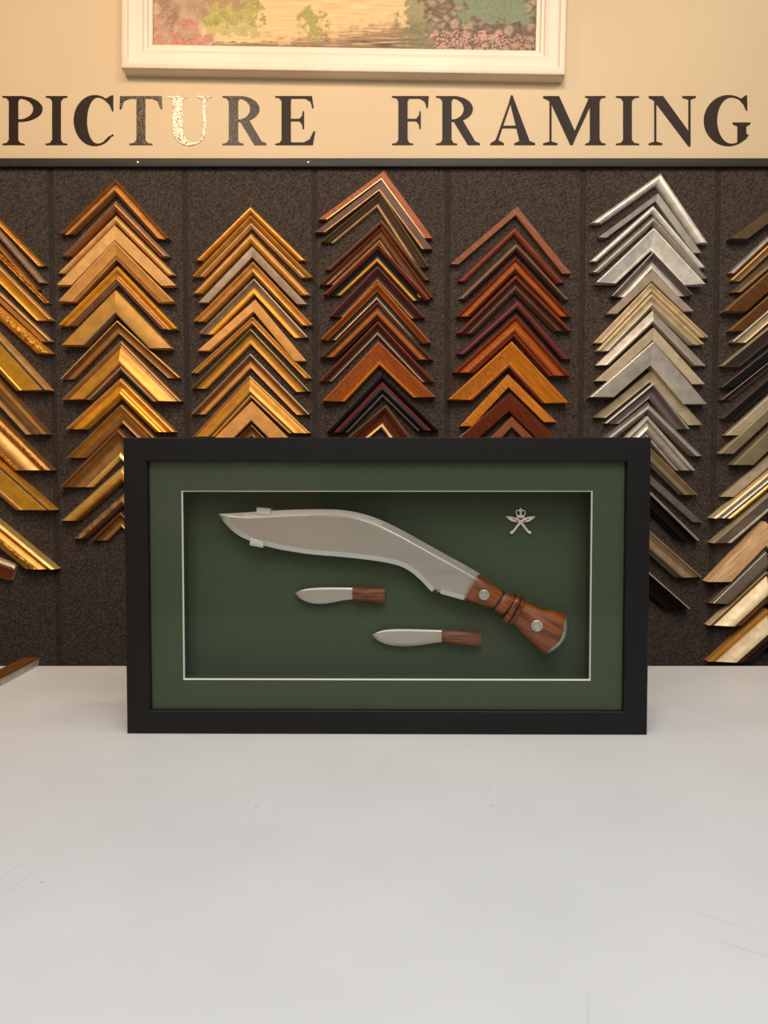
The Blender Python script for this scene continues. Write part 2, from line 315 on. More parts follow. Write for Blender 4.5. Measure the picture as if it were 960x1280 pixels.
# ------------------------------------------------------------------ landscape painting in its cream frame
def lerp(a, b, t): return tuple(x + (y - x) * t for x, y in zip(a, b))
def paint(px, py):
    """colour of the oil painting at a spot, in the coordinates of its lower strip (py up to 58 is its lower edge)"""
    n1 = noise.noise(Vector((px * .045, py * .045, 1))); n2 = noise.noise(Vector((px * .16, py * .16, 4))); n3 = noise.noise(Vector((px * .4, py * .4, 9)))
    n4 = noise.noise(Vector((px * .03, py * .45, 3)))
    n5 = noise.noise(Vector((px * .09, py * .09, 14)))
    qx, qy = px + n2 * 16 + n3 * 9 + n5 * 14, py + n5 * 12 + n3 * 5 + n2 * 5
    dab = n3 * .6 + noise.noise(Vector((px * .8, py * .8, 5))) * .5
    if py < -60:
        c = lerp((126, 130, 94), (172, 160, 122), .5 + n2 + n1 * .5)
        if py < -170 + n1 * 40: c = lerp((206, 200, 186), (226, 212, 186), .5 + n1)
    elif qx > 548 + (58 - py) * -.35:                                            # dry stone wall on the right
        v = noise.voronoi(Vector((px * .075 + n2 * .3, py * .10 + n5 * .3, 2)))[0]
        e = v[1] - v[0]
        c = lerp((88, 68, 52), (188, 160, 126), min(1, max(0, e * 2.4)) * (.8 + n2 * .4)); c = lerp(c, (190, 160, 130), .15 + dab * .3)
        if qy < 22 and 575 < qx < 665: c = lerp((112, 122, 92), (150, 152, 118), .5 + dab)
        if 548 < qx < 640 and qy > 36 and dab + n5 * .5 > .05: c = lerp((192, 124, 108), (222, 164, 148), .5 + dab)
        if qx > 640 and qy > 40 and dab > .15: c = (196, 140, 122)
    elif qx < 240 + (py - 10) * .55 + (10 if py < 20 else 0):                     # boulders on the left
        c = lerp((166, 132, 102), (214, 180, 142), .5 + n1 * .7 + n5 * .5 + dab * .3)
        if abs(qx - 205 - (py - 20) * .5) < 6: c = lerp(c, (140, 108, 84), .6)
        if qy > 24 and n1 * .5 + n2 * .7 + dab > .0: c = lerp((182, 104, 90), (214, 146, 124), .5 + dab)
    elif qx < 322 and qy < 44:
        c = lerp((150, 138, 72), (208, 184, 108), .5 + dab * .8 + n5 * .5)         # yellow green bush
        if qy < 8 and qx < 300: c = lerp(c, (178, 134, 104), .7)
        if qy > 30: c = lerp(c, (226, 196, 140), .4)
    else:
        t = max(0, min(1, (qy - 34 + (px - 420) * .16 + n4 * 22) / 10)) if px > 325 else 0
        if py > 50 + n5 * 6 and px < 345: t = .8
        c = lerp(lerp((222, 180, 124), (240, 202, 146), .5 + n4 + dab * .3), lerp((120, 92, 66), (196, 156, 112), .45 + n4 * 1.3 + dab * .4), t)
        if abs(qx - 390) < 13 and 10 < qy < 44: c = lerp((150, 138, 70), (192, 174, 96), .5 + dab)
        if qx > 505: c = lerp(c, lerp((96, 98, 66), (146, 136, 92), .5 + dab), .65)
        if py > 54: c = lerp(c, (130, 104, 76), .5)
    return c
YP = YW - .036
def pq(px, py): return onY(px, py, YP)
# corners of the frame's front: lower edge slightly crooked
tilt = math.atan2(93 - 84.5, 707 - 151)
pc = pq(429, 89); base = Vector((pc.x, YW, pc.z))
W = (pq(707, 89) - pq(151, 89)).x; mm = W / 556.0
Hh = W * .74
pm = Matrix.Translation(base) @ Matrix.Rotation(tilt, 4, 'Y')
pic = thing('framed_painting', 'cream framed garden path painting hanging above the wall lettering', 'picture', mat=pm)
prof = [(0, 0), (0, .030), (.0015, .034), (.006, .036), (.013, .036), (.016, .031), (.020, .029), (.030, .029), (.036, .030), (.044, .026), (.047, .021), (.052, .021), (.055, .016), (.062, .014), (.062, .004)]
mb = MB()
rows = []
for u, d in prof:
    rows.append([(-W / 2 + u, -d, u), (W / 2 - u, -d, u), (W / 2 - u, -d, Hh - u), (-W / 2 + u, -d, Hh - u)])
mb.grid(rows, True)
build('moulding', mb, 'cream_paint', pic, smooth=25)
cx0, cx1, cz0, cz1 = -W / 2 + .060, W / 2 - .060, .060, Hh - .060
nx, nz_ = 300, 170
mb = MB(); mb.grid([[(cx0 + (cx1 - cx0) * i / nx, -.006, cz0 + (cz1 - cz0) * (j / nz_) ** 1.6) for i in range(nx + 1)] for j in range(nz_ + 1)])
m, nt, b = base_mat('oil_paint', (255, 255, 255), .5, 0, .3)
at = nt.nodes.new('ShaderNodeAttribute'); at.attribute_name = 'paint'; nt.links.new(at.outputs['Color'], b.inputs['Base Color'])
cv_ = build('canvas', mb, m, pic, smooth=0, fix=False)
ca = cv_.data.color_attributes.new('paint', 'FLOAT_COLOR', 'POINT')
for i, v in enumerate(cv_.data.vertices):
    ca.data[i].color = lin(tuple(max(0, min(255, k)) for k in paint(187 + (v.co.x - cx0) / mm, 60 - (v.co.z - cz0) / mm)))

# ------------------------------------------------------------------ frame corner samples on the wall
PROF = {
 'flat':   [(0, .80), (.03, .97), (.08, 1), (.92, .96), (.97, .93), (1, .80)],
 'round':  [(0, .30), (.06, .55), (.18, .82), (.36, .98), (.52, 1), (.68, .93), (.84, .75), (.95, .5), (1, .3)],
 'scoop':  [(0, .85), (.04, .98), (.12, 1), (.18, .92), (.26, .74), (.38, .58), (.52, .48), (.66, .44), (.78, .46), (.84, .52), (.92, .55), (1, .40)],
 'bead':   [(0, .55), (.05, .80), (.14, .92), (.23, .80), (.27, .60), (.36, .74), (.50, .88), (.64, .92), (.76, .82), (.80, .60), (.86, .66), (.94, .62), (1, .4)],
 'ridge':  [(0, .70), (.05, .92), (.15, 1), (.27, .9), (.33, .62), (.46, .55), (.58, .62), (.66, .84), (.76, .88), (.86, .78), (.93, .55), (1, .45)],
 'step':   [(0, .78), (.03, .96), (.20, 1), (.23, .86), (.42, .83), (.45, .70), (.68, .66), (.71, .54), (.95, .50), (1, .38)],
 'slope':  [(0, .88), (.03, 1), (.10, 1), (.16, .95), (.80, .62), (.85, .66), (.95, .64), (1, .5)],
 'rise':   [(0, .45), (.04, .55), (.60, .92), (.76, 1), (.88, .98), (.95, .86), (1, .6)],
 'cove':   [(0, .55), (.03, .66), (.10, .68), (.16, .62), (.28, .70), (.44, .86), (.60, .97), (.72, 1), (.80, .93), (.85, .72), (.90, .74), (.97, .70), (1, .5)],
}
def prof_at(pr, u):
    for (a, ha), (b, hb) in zip(pr[:-1], pr[1:]):
        if a <= u <= b: return ha + (hb - ha) * (u - a) / max(1e-6, b - a)
    return pr[-1][1]
def clip(pr, a, b): return [(a, prof_at(pr, a))] + [p for p in pr if a + 1e-4 < p[0] < b - 1e-4] + [(b, prof_at(pr, b))]
ORD = ['top', 'second', 'third', 'fourth', 'fifth', 'sixth', 'seventh', 'eighth', 'ninth', 'tenth', 'eleventh', 'twelfth', 'thirteenth', 'fourteenth', 'fifteenth', 'sixteenth', 'seventeenth', 'eighteenth', 'nineteenth', 'twentieth', 'twenty-first', 'twenty-second']
def leg(mb, Mx, E, pr, a, b, h, bands, mats):
    pp = clip(pr, a, b)
    # split further at the colour bands
    for u, _ in bands:
        if a + 1e-3 < u < b - 1e-3 and all(abs(u - q[0]) > 1e-3 for q in pp): pp.append((u, prof_at(pr, u)))
    pp.sort()
    n = len(pp)
    def pt(base, u, d): q = base[0] + (base[1] - base[0]) * u; return (q.x, -d, q.y)
    A = [pt(Mx, a, 0)] + [pt(Mx, u, k * h) for u, k in pp] + [pt(Mx, b, 0)]
    B = [pt(E, a, 0)] + [pt(E, u, k * h) for u, k in pp] + [pt(E, b, 0)]
    N = n + 2
    def mi(u):
        for e, m in bands:
            if u <= e + 1e-4: return mats.index(m)
        return mats.index(bands[-1][1])
    o = len(mb.v); mb.v += A + B
    for i in range(N):
        j = (i + 1) % N; mb.f.append((o + i, o + j, o + N + j, o + N + i))
        um = pp[0][0] if i == 0 else pp[-1][0] if i >= N - 2 else (pp[i - 1][0] + pp[i][0]) / 2
        mb.m.append(mi(um))
    ts = geometry.tessellate_polygon([[Vector((a + (pp[i - 1][0] - a if 0 < i < N - 1 else (0 if i == 0 else b - a)), (0 if i in (0, N - 1) else pp[i - 1][1]), 0)) for i in range(N)]])
    for t in ts:
        mb.f.append(tuple(o + i for i in t)); mb.m.append(0); mb.f.append(tuple(o + N + i for i in t[::-1])); mb.m.append(0)
def sample(apex, left, right, w, profile, bands, lip, label, group, hk=1.0):
    wm = w * YW / F * .72                                   # width across the moulding
    h = max(.011, min(.032, wm * .62 + .006)) * hk
    yf = YW - h
    O = onY(*apex, yf); T1 = onY(*left, yf); T2 = onY(*right, yf)
    wx = w * yf / F
    c = Vector((O.x, YW, O.z))
    v2 = lambda p: Vector((p.x - c.x, p.z - c.z))
    O, T1, T2 = v2(O), v2(T1), v2(T2)
    e1, e2 = Vector((wx, 0)), Vector((-wx, 0))
    I = geometry.intersect_line_line((T1 + e1).to_3d(), (O + e1).to_3d(), (T2 + e2).to_3d(), (O + e2).to_3d())[0].to_2d()
    root = thing('frame_corner_sample', label, 'frame sample', c, group)
    pr = PROF[profile]
    if isinstance(bands, str): bands = [(1, bands)]
    ub = lip[0] if lip else 1.0
    mats = []
    for _, m in bands:
        if m not in mats: mats.append(m)
    for T, e in ((T1, e1), (T2, e2)):
        mb = MB(); leg(mb, (O, I), (T, T + e), pr, 0, ub, h, bands, mats)
        r = build('rail', mb, mats, root, smooth=28)
        if lip:
            mb = MB(); leg(mb, (O, I), (T, T + e), pr, ub, 1, h * 1.04, [(1, lip[1])], [lip[1]])
            l = build('sight_edge', mb, lip[1], r, smooth=28)
    return root
cols = {}
G = 'gold'; 
cols['A'] = ('far left gold column', [
 ((-20, 252), (-97, 332), (57.5, 332), 14, 'ridge', [(.3, 'gold_olive'), (1, 'gold')], None, 'notched old gold'),
 ((-20, 265), (-97, 353), (57, 353), 11, 'round', 'taupe', None, 'narrow mottled grey'),
 ((-20, 281), (-90, 362), (49.5, 362), 9, 'round', [(.5, 'gold_brown'), (1, 'gold_orange')], None, 'narrow copper'),
 ((-20, 297), (-100, 378), (61, 378), 8, 'ridge', 'ornate', None, 'thin beaded gold'),
 ((-20, 314), (-104, 399), (64, 399), 22, 'scoop', [(.16, 'gold_tan'), (.5, 'gold_orange'), (1, 'gold_bright')], None, 'scooped orange gold'),
 ((-20, 347), (-104, 426), (64, 426), 15, 'step', [(.22, 'gold_tan'), (.45, 'gold_brown'), (1, 'gold_orange')], None, 'stepped orange gold'),
 ((-20, 366), (-104, 441), (64, 441), 21, 'round', [(.2, 'gold'), (.8, 'ornate'), (1, 'gold')], None, 'carved leafy gold'),
 ((-20, 399), (-100, 487), (61, 487), 46, 'slope', [(.1, 'gold_tan'), (.2, 'gold_olive'), (.25, 'gold_tan'), (.84, 'gold_bright'), (1, 'gold_brown')], None, 'wide smooth gold'),
 ((-20, 456), (-100, 542.5), (59, 542.5), 32, 'step', [(.45, 'gold_old'), (.52, 'taupe'), (.7, 'gold_brown'), (1, 'gold_tan')], None, 'flat brownish gold'),
 ((-20, 505), (-104, 587.7), (64, 587.7), 51, 'bead', [(.12, 'gold_old'), (.28, 'ornate'), (.34, 'gold_brown'), (.78, 'gold_orange'), (1, 'ornate')], None, 'fluted antique gold'),
 ((-20, 561), (-106, 637.7), (67, 637.7), 52, 'slope', [(.1, 'gold'), (.18, 'gold_brown'), (.24, 'gold_pale'), (.8, 'gold_bright'), (1, 'gold_old')], None, 'wide bright gold'),
 ((-20, 639), (-108, 712), (69, 712), 43, 'bead', [(.25, 'gold_pale'), (.3, 'gold_brown'), (.48, 'gold'), (.54, 'gold_tan'), (.8, 'ornate'), (1, 'gold_old')], None, 'beaded pale gold'),
])
cols['B'] = ('second gold column', [
 ((144, 222.5), (73, 291.7), (211.7, 297.5), 18, 'ridge', [(.34, 'gold_brown'), (.7, 'gold_orange'), (1, 'gold_brown')], None, 'brown gold ridged'),
 ((143, 249), (75, 319), (212.5, 320), 14, 'round', [(.3, 'taupe'), (1, 'gold_brown')], None, 'bronze brown'),
 ((144, 267.5), (70, 341), (219, 343), 11, 'round', 'gold_tan', None, 'thin rounded tan gold'),
 ((143, 281), (70, 356), (220, 356.7), 20, 'flat', 'gold_tan', (.92, 'gold_pale'), 'flat pale tan'),
 ((143, 301), (72.5, 376), (217.5, 376.7), 22, 'slope', [(.12, 'gold_tan'), (.7, 'gold_flat'), (1, 'gold_old')], None, 'flat honey gold'),
 ((146, 331.7), (71, 406), (221.7, 410.5), 22, 'ridge', [(.34, 'gold_bright'), (.6, 'gold'), (1, 'gold_brown')], (.82, 'taupe'), 'bright gold grey lipped'),
 ((144, 361.7), (76, 431), (214.7, 435), 29, 'flat', 'gold_matte', (.9, 'taupe'), 'wide matte mustard gold'),
 ((146, 400), (75, 473), (225, 471.7), 17, 'scoop', [(.16, 'gold_tan'), (.5, 'gold_brown'), (1, 'gold_old')], None, 'narrow antique gold'),
 ((149, 424), (73, 499), (226, 501), 38, 'cove', [(.16, 'gold_old'), (.28, 'gold_brown'), (.82, 'gold'), (1, 'gold_old')], (.9, 'taupe'), 'wide domed gold'),
 ((150, 471.7), (80, 536), (219, 539.7), 27, 'ridge', [(.3, 'gold_orange'), (1, 'gold_bright')], None, 'bright yellow gold'),
 ((151, 505), (82.5, 572), (222, 575), 25, 'scoop', [(.16, 'gold_old'), (.5, 'gold'), (1, 'gold_brown')], None, 'orange gold scooped'),
 ((147, 535), (72.5, 609), (221, 609), 39, 'scoop', [(.2, 'gold_brown'), (.8, 'gold_old'), (1, 'gold_pale')], None, 'wide pale lipped gold'),
 ((152, 581), (73, 651), (227, 655), 25, 'round', [(.4, 'gold_pale'), (.8, 'gold'), (1, 'gold_brown')], None, 'rounded shiny gold'),
 ((152, 617), (90, 673), (214, 675), 19, 'round', [(.6, 'carved'), (1, 'brown_wood')], None, 'rough carved brown'),
 ((150, 640), (113, 676), (187, 676), 20, 'scoop', [(.3, 'gold_brown'), (1, 'gold_old')], None, 'short dull gold'),
])
cols['C'] = ('third gold column', [
 ((312.5, 256), (243, 325), (383, 325), 10, 'round', 'gold', None, 'thin rounded gold'),
 ((313, 268), (239, 345), (391, 346), 15, 'ridge', [(.38, 'gold'), (.6, 'gold_olive'), (1, 'gold_tan')], None, 'twin ridged gold'),
 ((313, 290), (239.7, 366), (388, 368), 13, 'round', [(.5, 'gold_flat'), (1, 'gold')], None, 'rounded soft gold'),
 ((315, 307.5), (247.5, 378), (384, 380), 13, 'flat', 'taupe', None, 'flat taupe'),
 ((316, 326), (241, 401), (391, 406), 15, 'ridge', [(.3, 'gold_orange'), (1, 'gold_orange')], None, 'orange gold grooved'),
 ((317.5, 347.5), (248, 416.7), (385, 421), 18, 'scoop', [(.55, 'taupe'), (1, 'gold_bright')], None, 'grey and gold scooped'),
 ((319, 374), (246.7, 438), (383, 451), 15, 'flat', 'gold_flat', None, 'flat peach tan'),
 ((315.5, 395.5), (238, 466), (389.7, 472.5), 10, 'ridge', [(.3, 'gold_pale'), (1, 'gold_orange')], None, 'thin orange gold'),
 ((313, 410), (238, 485), (388, 489), 19, 'scoop', [(.35, 'gold_olive'), (1, 'gold')], None, 'olive backed gold'),
 ((312.5, 441), (238, 517.5), (387.5, 518), 18, 'scoop', [(.2, 'taupe'), (.5, 'gold_brown'), (1, 'gold_orange')], None, 'bronze backed orange'),
 ((311, 468), (239, 545.5), (388, 541), 28, 'cove', [(.16, 'gold_old'), (.8, 'gold'), (1, 'gold_brown')], (.88, 'gold_pale'), 'wide rounded gold'),
 ((314, 501), (244, 571), (384, 571), 26, 'flat', 'gold_flat', (.9, 'gold_brown'), 'wide flat mottled gold'),
 ((314, 530), (258, 586), (370, 586), 15, 'scoop', 'gold_brown', None, 'small brown gold'),
])
cols['D'] = ('left brown column', [
 ((480, 213), (397.5, 274), (541, 297.5), 12, 'flat', 'orange_wood', (.82, 'gold_pale'), 'orange wood gold lipped'),
 ((477.5, 225), (393, 290), (541, 311), 14, 'flat', 'brown_wood', (.8, 'gold_old'), 'brown wood gold lipped'),
 ((476, 239.5), (401, 301.7), (536.7, 333), 16, 'scoop', [(.5, 'olive_wood'), (1, 'dark_wood')], (.8, 'gold_tan'), 'olive wood cream lipped'),
 ((477.5, 272), (406, 337), (538, 350), 9, 'round', 'brown_wood', None, 'thin dull brown'),
 ((477.5, 281.5), (399, 355), (541.7, 371), 18, 'bead', [(.28, 'red_wood'), (.7, 'brown_wood')], (.84, 'gold_tan'), 'reddish brown tan lipped'),
 ((473, 303), (404, 367.5), (538, 374), 22, 'scoop', [(.3, 'red_wood'), (1, 'ebony')], (.78, 'gold_bright'), 'red brown bright gold lipped'),
 ((472, 332), (411.7, 395), (531.7, 396.7), 18, 'scoop', [(.35, 'maroon'), (1, 'dark_wood')], (.8, 'gold_old'), 'plum brown gold lipped'),
 ((472, 352.5), (400, 424), (539, 428), 20, 'scoop', [(.5, 'orange_wood'), (1, 'ebony')], (.84, 'taupe'), 'red orange black lipped'),
 ((472, 375), (399, 446), (542.5, 449), 24, 'bead', [(.3, 'brown_wood'), (.45, 'olive_wood'), (.76, 'orange_wood'), (1, 'dark_wood')], None, 'striped reddish brown'),
 ((472, 401), (399, 476), (543, 476.7), 16, 'scoop', [(.3, 'red_wood'), (1, 'dark_wood')], (.78, 'taupe'), 'dark brown grey lipped'),
 ((473, 426), (402.5, 501), (545, 496), 29, 'slope', 'orange_wood', (.84, 'amber'), 'wide orange wood'),
 ((477.5, 467.5), (408, 540), (549, 538), 28, 'bead', [(.3, 'ebony'), (.5, 'maroon'), (1, 'ebony')], (.84, 'pewter'), 'black wood red ridged'),
 ((483, 505), (418, 560), (528, 566), 28, 'scoop', [(.25, 'brown_wood'), (1, 'mahogany')], (.8, 'gold_pale'), 'brown cove gold lipped'),
])
cols['E'] = ('right brown column', [
 ((646.7, 257.5), (562.5, 330), (714, 341.7), 11, 'flat', 'pinky_wood', None, 'plain terracotta wood'),
 ((644, 281.7), (571.7, 351), (706.7, 353), 11, 'round', 'red_wood', None, 'thin rounded red wood'),
 ((646, 302.5), (573, 373), (712.5, 374), 12, 'round', [(.4, 'tan_wood'), (1, 'dark_wood')], None, 'thin dark tan ridged'),
 ((645, 320), (570, 395), (716, 395), 20, 'bead', [(.24, 'red_wood'), (.75, 'orange_wood')], (.8, 'dark_wood'), 'orange brown dark lipped'),
 ((645, 342.5), (571, 416), (716, 413), 22, 'ridge', [(.3, 'red_wood'), (.6, 'dark_wood'), (1, 'brown_wood')], None, 'twin ridged brown'),
 ((648, 372.5), (570, 442.5), (715, 448.7), 14, 'round', 'maroon', (.8, 'dark_wood'), 'narrow maroon'),
 ((646, 391.7), (566, 465), (715, 469), 28, 'bead', [(.24, 'red_wood'), (1, 'orange_wood')], (.82, 'red_wood'), 'rounded orange wood'),
 ((640, 426), (560, 499), (711, 503), 33, 'slope', 'amber', (.86, 'red_wood'), 'wide amber oak'),
 ((635, 467.5), (575, 532.5), (696, 527.5), 16, 'flat', 'amber', None, 'narrow amber oak'),
 ((638, 490), (566, 553), (704, 555), 26, 'flat', 'mahogany', None, 'glossy mahogany'),
 ((640, 520), (590, 570), (690, 570), 14, 'flat', 'pinky_wood', None, 'small pinkish brown'),
])
cols['F'] = ('silver column', [
 ((828, 214), (738, 278), (888, 303), 16, 'round', 'silver_white', None, 'white silver rounded'),
 ((823, 241), (747.5, 296.7), (877.5, 316), 11, 'flat', 'grey_silver', None, 'narrow flat grey'),
 ((817.5, 255), (737.5, 326), (884, 334), 10, 'round', 'silver_white', None, 'thin white silver'),
 ((818, 268), (737.5, 340), (888, 348), 13, 'round', 'grey_silver', None, 'narrow grey rounded'),
 ((817.5, 284), (745, 352.5), (882.5, 354.7), 28, 'slope', 'silver_white', None, 'wide pale silver'),
 ((816.7, 314), (764, 369.7), (868, 368.7), 20, 'scoop', [(.5, 'pewter'), (.75, 'silver')], (.76, 'silver_white'), 'pewter bright lipped'),
 ((815, 338), (758, 392), (868, 389), 14, 'flat', 'pink_taupe', None, 'short pinkish taupe'),
 ((814, 353), (742.5, 428), (886.7, 421), 13, 'ridge', [(.5, 'cream'), (1, 'champagne')], None, 'narrow pale gold ridged'),
 ((815, 366.5), (746, 438), (881.7, 430), 18, 'ridge', [(.35, 'cream'), (1, 'champagne')], None, 'shiny champagne'),
 ((817.5, 386.7), (745, 456), (885, 456.7), 17, 'rise', 'silver', None, 'grey taupe sloped'),
 ((817.5, 409), (744, 476), (881.7, 480), 17, 'flat', 'champagne', None, 'flat champagne'),
 ((817.5, 426), (737.5, 496), (885, 505), 31, 'flat', 'silver', (.94, 'champagne'), 'wide brushed silver'),
 ((816.7, 461), (742.5, 521.7), (879, 531), 18, 'slope', [(.12, 'champagne_dark'), (1, 'champagne')], None, 'champagne dark backed'),
 ((817.5, 478), (756, 529), (863, 536), 20, 'scoop', [(.2, 'silver'), (1, 'pewter')], None, 'dark pewter'),
 ((811.7, 501.7), (747, 553), (881.7, 570), 18, 'round', [(.3, 'grey_silver'), (.6, 'silver'), (1, 'pewter')], None, 'rounded pewter'),
 ((811, 519), (740, 588), (871.7, 588), 26, 'bead', [(.24, 'silver_white'), (1, 'silver')], None, 'striped silver'),
 ((812, 556), (745, 620), (875, 618.5), 25, 'cove', [(.16, 'champagne_dark'), (.5, 'bronze'), (1, 'champagne_dark')], (.86, 'pewter'), 'aged bronze'),
 ((811, 592), (743, 653), (879, 652.7), 13, 'flat', 'pewter', None, 'flat dark grey'),
 ((811, 611), (745, 676), (876.6, 675.6), 27, 'ridge', [(.2, 'silver'), (1, 'ebony')], None, 'black silver edged'),
 ((811, 660), (741, 722), (881, 722), 36, 'cove', [(.14, 'champagne_dark'), (.4, 'bronze'), (.82, 'taupe'), (1, 'pewter')], None, 'wide bronze'),
 ((809, 712.5), (756, 761), (864, 761), 32, 'slope', [(.1, 'silver'), (1, 'ebony')], None, 'deep silver edged black'),
])
cols['G'] = ('far right column', [
 ((987, 243), (912.5, 298), (1061, 300), 23, 'flat', 'olive_wood', None, 'flat dark umber'),
 ((985, 272), (911, 341), (1059, 341), 9, 'round', 'silver', None, 'thin silver tan'),
 ((985, 284), (914, 350), (1056, 350), 14, 'scoop', [(.3, 'gold_tan'), (1, 'tan_wood')], None, 'gold edged brown'),
 ((985, 304), (914, 365), (1056, 365), 14, 'rise', [(.5, 'olive_wood'), (1, 'tan_wood')], None, 'tan lipped olive'),
 ((983, 321), (906, 388.6), (1060, 388), 28, 'flat', [(.06, 'tan_wood'), (1, 'rust_wood')], None, 'wide rust wood'),
 ((985, 348), (912, 413), (1058, 413), 20, 'flat', [(.1, 'tan_wood'), (1, 'rust_wood')], None, 'dark rust wood'),
 ((985, 366), (915, 427), (1055, 427), 21, 'scoop', [(.2, 'silver'), (.3, 'brown_wood'), (.8, 'champagne')], (.8, 'cream'), 'cream lined champagne'),
 ((978, 396), (904, 456.6), (1052, 456), 26, 'slope', [(.05, 'champagne'), (1, 'umber')], None, 'tan edged dark brown'),
 ((976, 425), (902, 484), (1050, 484), 17, 'flat', [(.07, 'pewter'), (1, 'ebony')], None, 'grey edged black'),
 ((975, 441), (901, 500), (1049, 500), 14, 'scoop', [(.3, 'pewter'), (1, 'dark_wood')], None, 'narrow blackish brown'),
 ((977, 459), (903.5, 523), (1051, 523), 20, 'slope', [(.06, 'pewter'), (1, 'ebony')], None, 'plain black'),
 ((981, 477), (907, 544), (1055, 544), 18, 'flat', 'champagne', None, 'pale champagne'),
 ((976, 496), (900, 567), (1050, 567), 27, 'flat', [(.04, 'champagne'), (1, 'champagne_dark')], None, 'flat olive tan'),
 ((985, 514), (915.5, 581), (1055, 581), 28, 'flat', 'champagne_dark', None, 'wide olive tan'),
 ((975, 558), (901.7, 621), (1048, 621), 17, 'rise', [(.7, 'champagne_dark')], (.8, 'cream'), 'olive bright lipped'),
 ((966, 586), (891, 648), (1041, 648), 30, 'ridge', [(.3, 'cream'), (.36, 'gold_brown'), (.58, 'silver'), (.64, 'gold_olive'), (1, 'gold_pale')], None, 'gold and silver banded'),
 ((965, 615), (890.5, 679), (1040, 679), 28, 'slope', [(.08, 'champagne'), (1, 'grey_silver')], (.86, 'champagne'), 'dull grey tan'),
 ((958, 652), (884.7, 727.5), (1031, 727), 35, 'flat', 'pine', (.93, 'gold_pale'), 'pale pine'),
 ((960, 685), (888, 755), (1032, 755), 34, 'rise', [(.2, 'olive_wood'), (.24, 'champagne'), (1, 'olive_wood')], None, 'dark olive'),
 ((961, 714), (887.6, 783), (1035, 783), 44, 'cove', [(.06, 'cream'), (.18, 'gold_brown'), (.7, 'cream'), (1, 'gold_brown')], None, 'cream domed'),
 ((962, 762), (887.6, 828.5), (1036, 828), 56, 'cove', [(.2, 'gold_orange'), (.6, 'cream'), (1, 'dark_wood')], None, 'gold edged cream and dark'),
])
for key, (cn, rows) in cols.items():
    ap = rows
    for i, (a, l, r, w, p, bands, lip, d) in enumerate(rows):
        if i + 1 < len(rows):
            sl = (l[1] - a[1]) / (a[0] - l[0]); sr = (r[1] - a[1]) / (r[0] - a[0])
            w = min(w, (rows[i + 1][0][1] - a[1]) * (sl + sr) / (2 * sl * sr) * .96)
        pos = 'topmost' if i == 0 else 'lowest' if i == len(rows) - 1 else ORD[i] + ' from top'
        sample(a, l, r, w, p, bands, lip, '%s corner sample, %s of the %s' % (d, pos, cn), 'corner samples in the ' + cn)
# a straight offcut hung under the left column
o0, o1 = onY(15.5, 717, YW - .018), onY(-60, 690, YW - .018)
ax = (o1 - o0).normalized(); up = Vector((-ax.z, 0, ax.x)); up = up if up.z > 0 else -up
pr = [(-.021, 0), (-.021, .010), (-.016, .018), (-.008, .014), (.006, .012), (.013, .018), (.019, .016), (.021, .008), (.021, 0)]
mb = MB(); mb.grid([[tuple(ax * t + up * u * k + Vector((0, -d, 0))) for u, d in pr] for t, k in ((0, .8), (.004, 1), (.15, 1))], True, True)
for i in range(len(mb.m)): mb.m[i] = 1 if i % 9 in (2, 3) else 0
o = build('moulding_offcut', mb, ['cream', 'mahogany'], loc=(o0.x, YW + .0004, o0.z)); tag(o, 'short cream edged brown offcut hanging under the gold column at left edge', 'moulding')

# ------------------------------------------------------------------ moulding length lying on the bench
a0 = onZ(49, 831.5, 0); a1 = onZ(0, 858, 0); dirv = (a1 - a0).normalized(); side = Vector((dirv.y, -dirv.x, 0)); side = side if side.y > 0 else -side
hh = .0125; b1 = onZ(28, 822, hh); wd = .030
L0 = a0; Lx = a0 + dirv * .42
endv = (onZ(28.5, 822.3, hh) - onZ(49, 822.3, hh))          # mitred end of the length
mb = MB()
def ring(p, e): return [p, p + Vector((0, 0, hh * .82)), p + e * .04 + Vector((0, 0, hh)), p + e * .96 + Vector((0, 0, hh)), p + e + Vector((0, 0, hh * .82)), p + e]
rows = [[tuple(v - a0) for v in ring(L0, endv)], [tuple(v - a0) for v in ring(Lx, endv)]]
mb.grid(rows, True, True)
for i in range(6): mb.m[i] = 1 if i in (1, 2, 3) else 0
o = build('moulding_length', mb, ['silver', 'rust_wood'], loc=a0 + Vector((0, 0, .0004))); tag(o, 'brown topped grey sided moulding length lying on the white bench at left edge', 'moulding')

# ------------------------------------------------------------------ black box frame
YFR = 0.92; YAW = R(-.45)
fx = onY(483, 918, YFR).x
FM = Matrix.Translation((fx, YFR, 0)) @ Matrix.Rotation(YAW, 4, 'Z')
FI = FM.inverted()
def onF(px, py, d):        # point of the frame's own plane lying d behind its front
    n = FM.to_3x3() @ Vector((0, 1, 0)); p0 = FM @ Vector((0, d, 0)); r = ray(px, py)
    t = (p0 - CAM).dot(n) / r.dot(n); return FI @ (CAM + r * t)
FW = .6295; FH = .3585; FD = .062; FB = .0285
x0, x1 = -FW / 2, FW / 2
bf = thing('box_frame', 'deep black box frame standing on the bench with dark green mount', 'picture frame', mat=FM)
prf = [(0, FD), (0, .0012), (.0012, 0), (FB - .001, 0), (FB, .001), (FB, .008), (FB - .004, .0081), (FB - .004, FD)]
mb = MB(); rows = []
for u, d in prf: rows.append([(x0 + u, d, u), (x1 - u, d, u), (x1 - u, d, FH - u), (x0 + u, d, FH - u)])
rows.append(rows[0]); mb.grid(rows, True); build('moulding', mb, 'black_frame', bf, smooth=25)
IN = FB - .0035
MY = .0082
mi0 = onF(226.5, 614.5, MY); mi1 = onF(740.5, 612, MY); mi2 = onF(739, 850, MY); mi3 = onF(229, 851, MY)
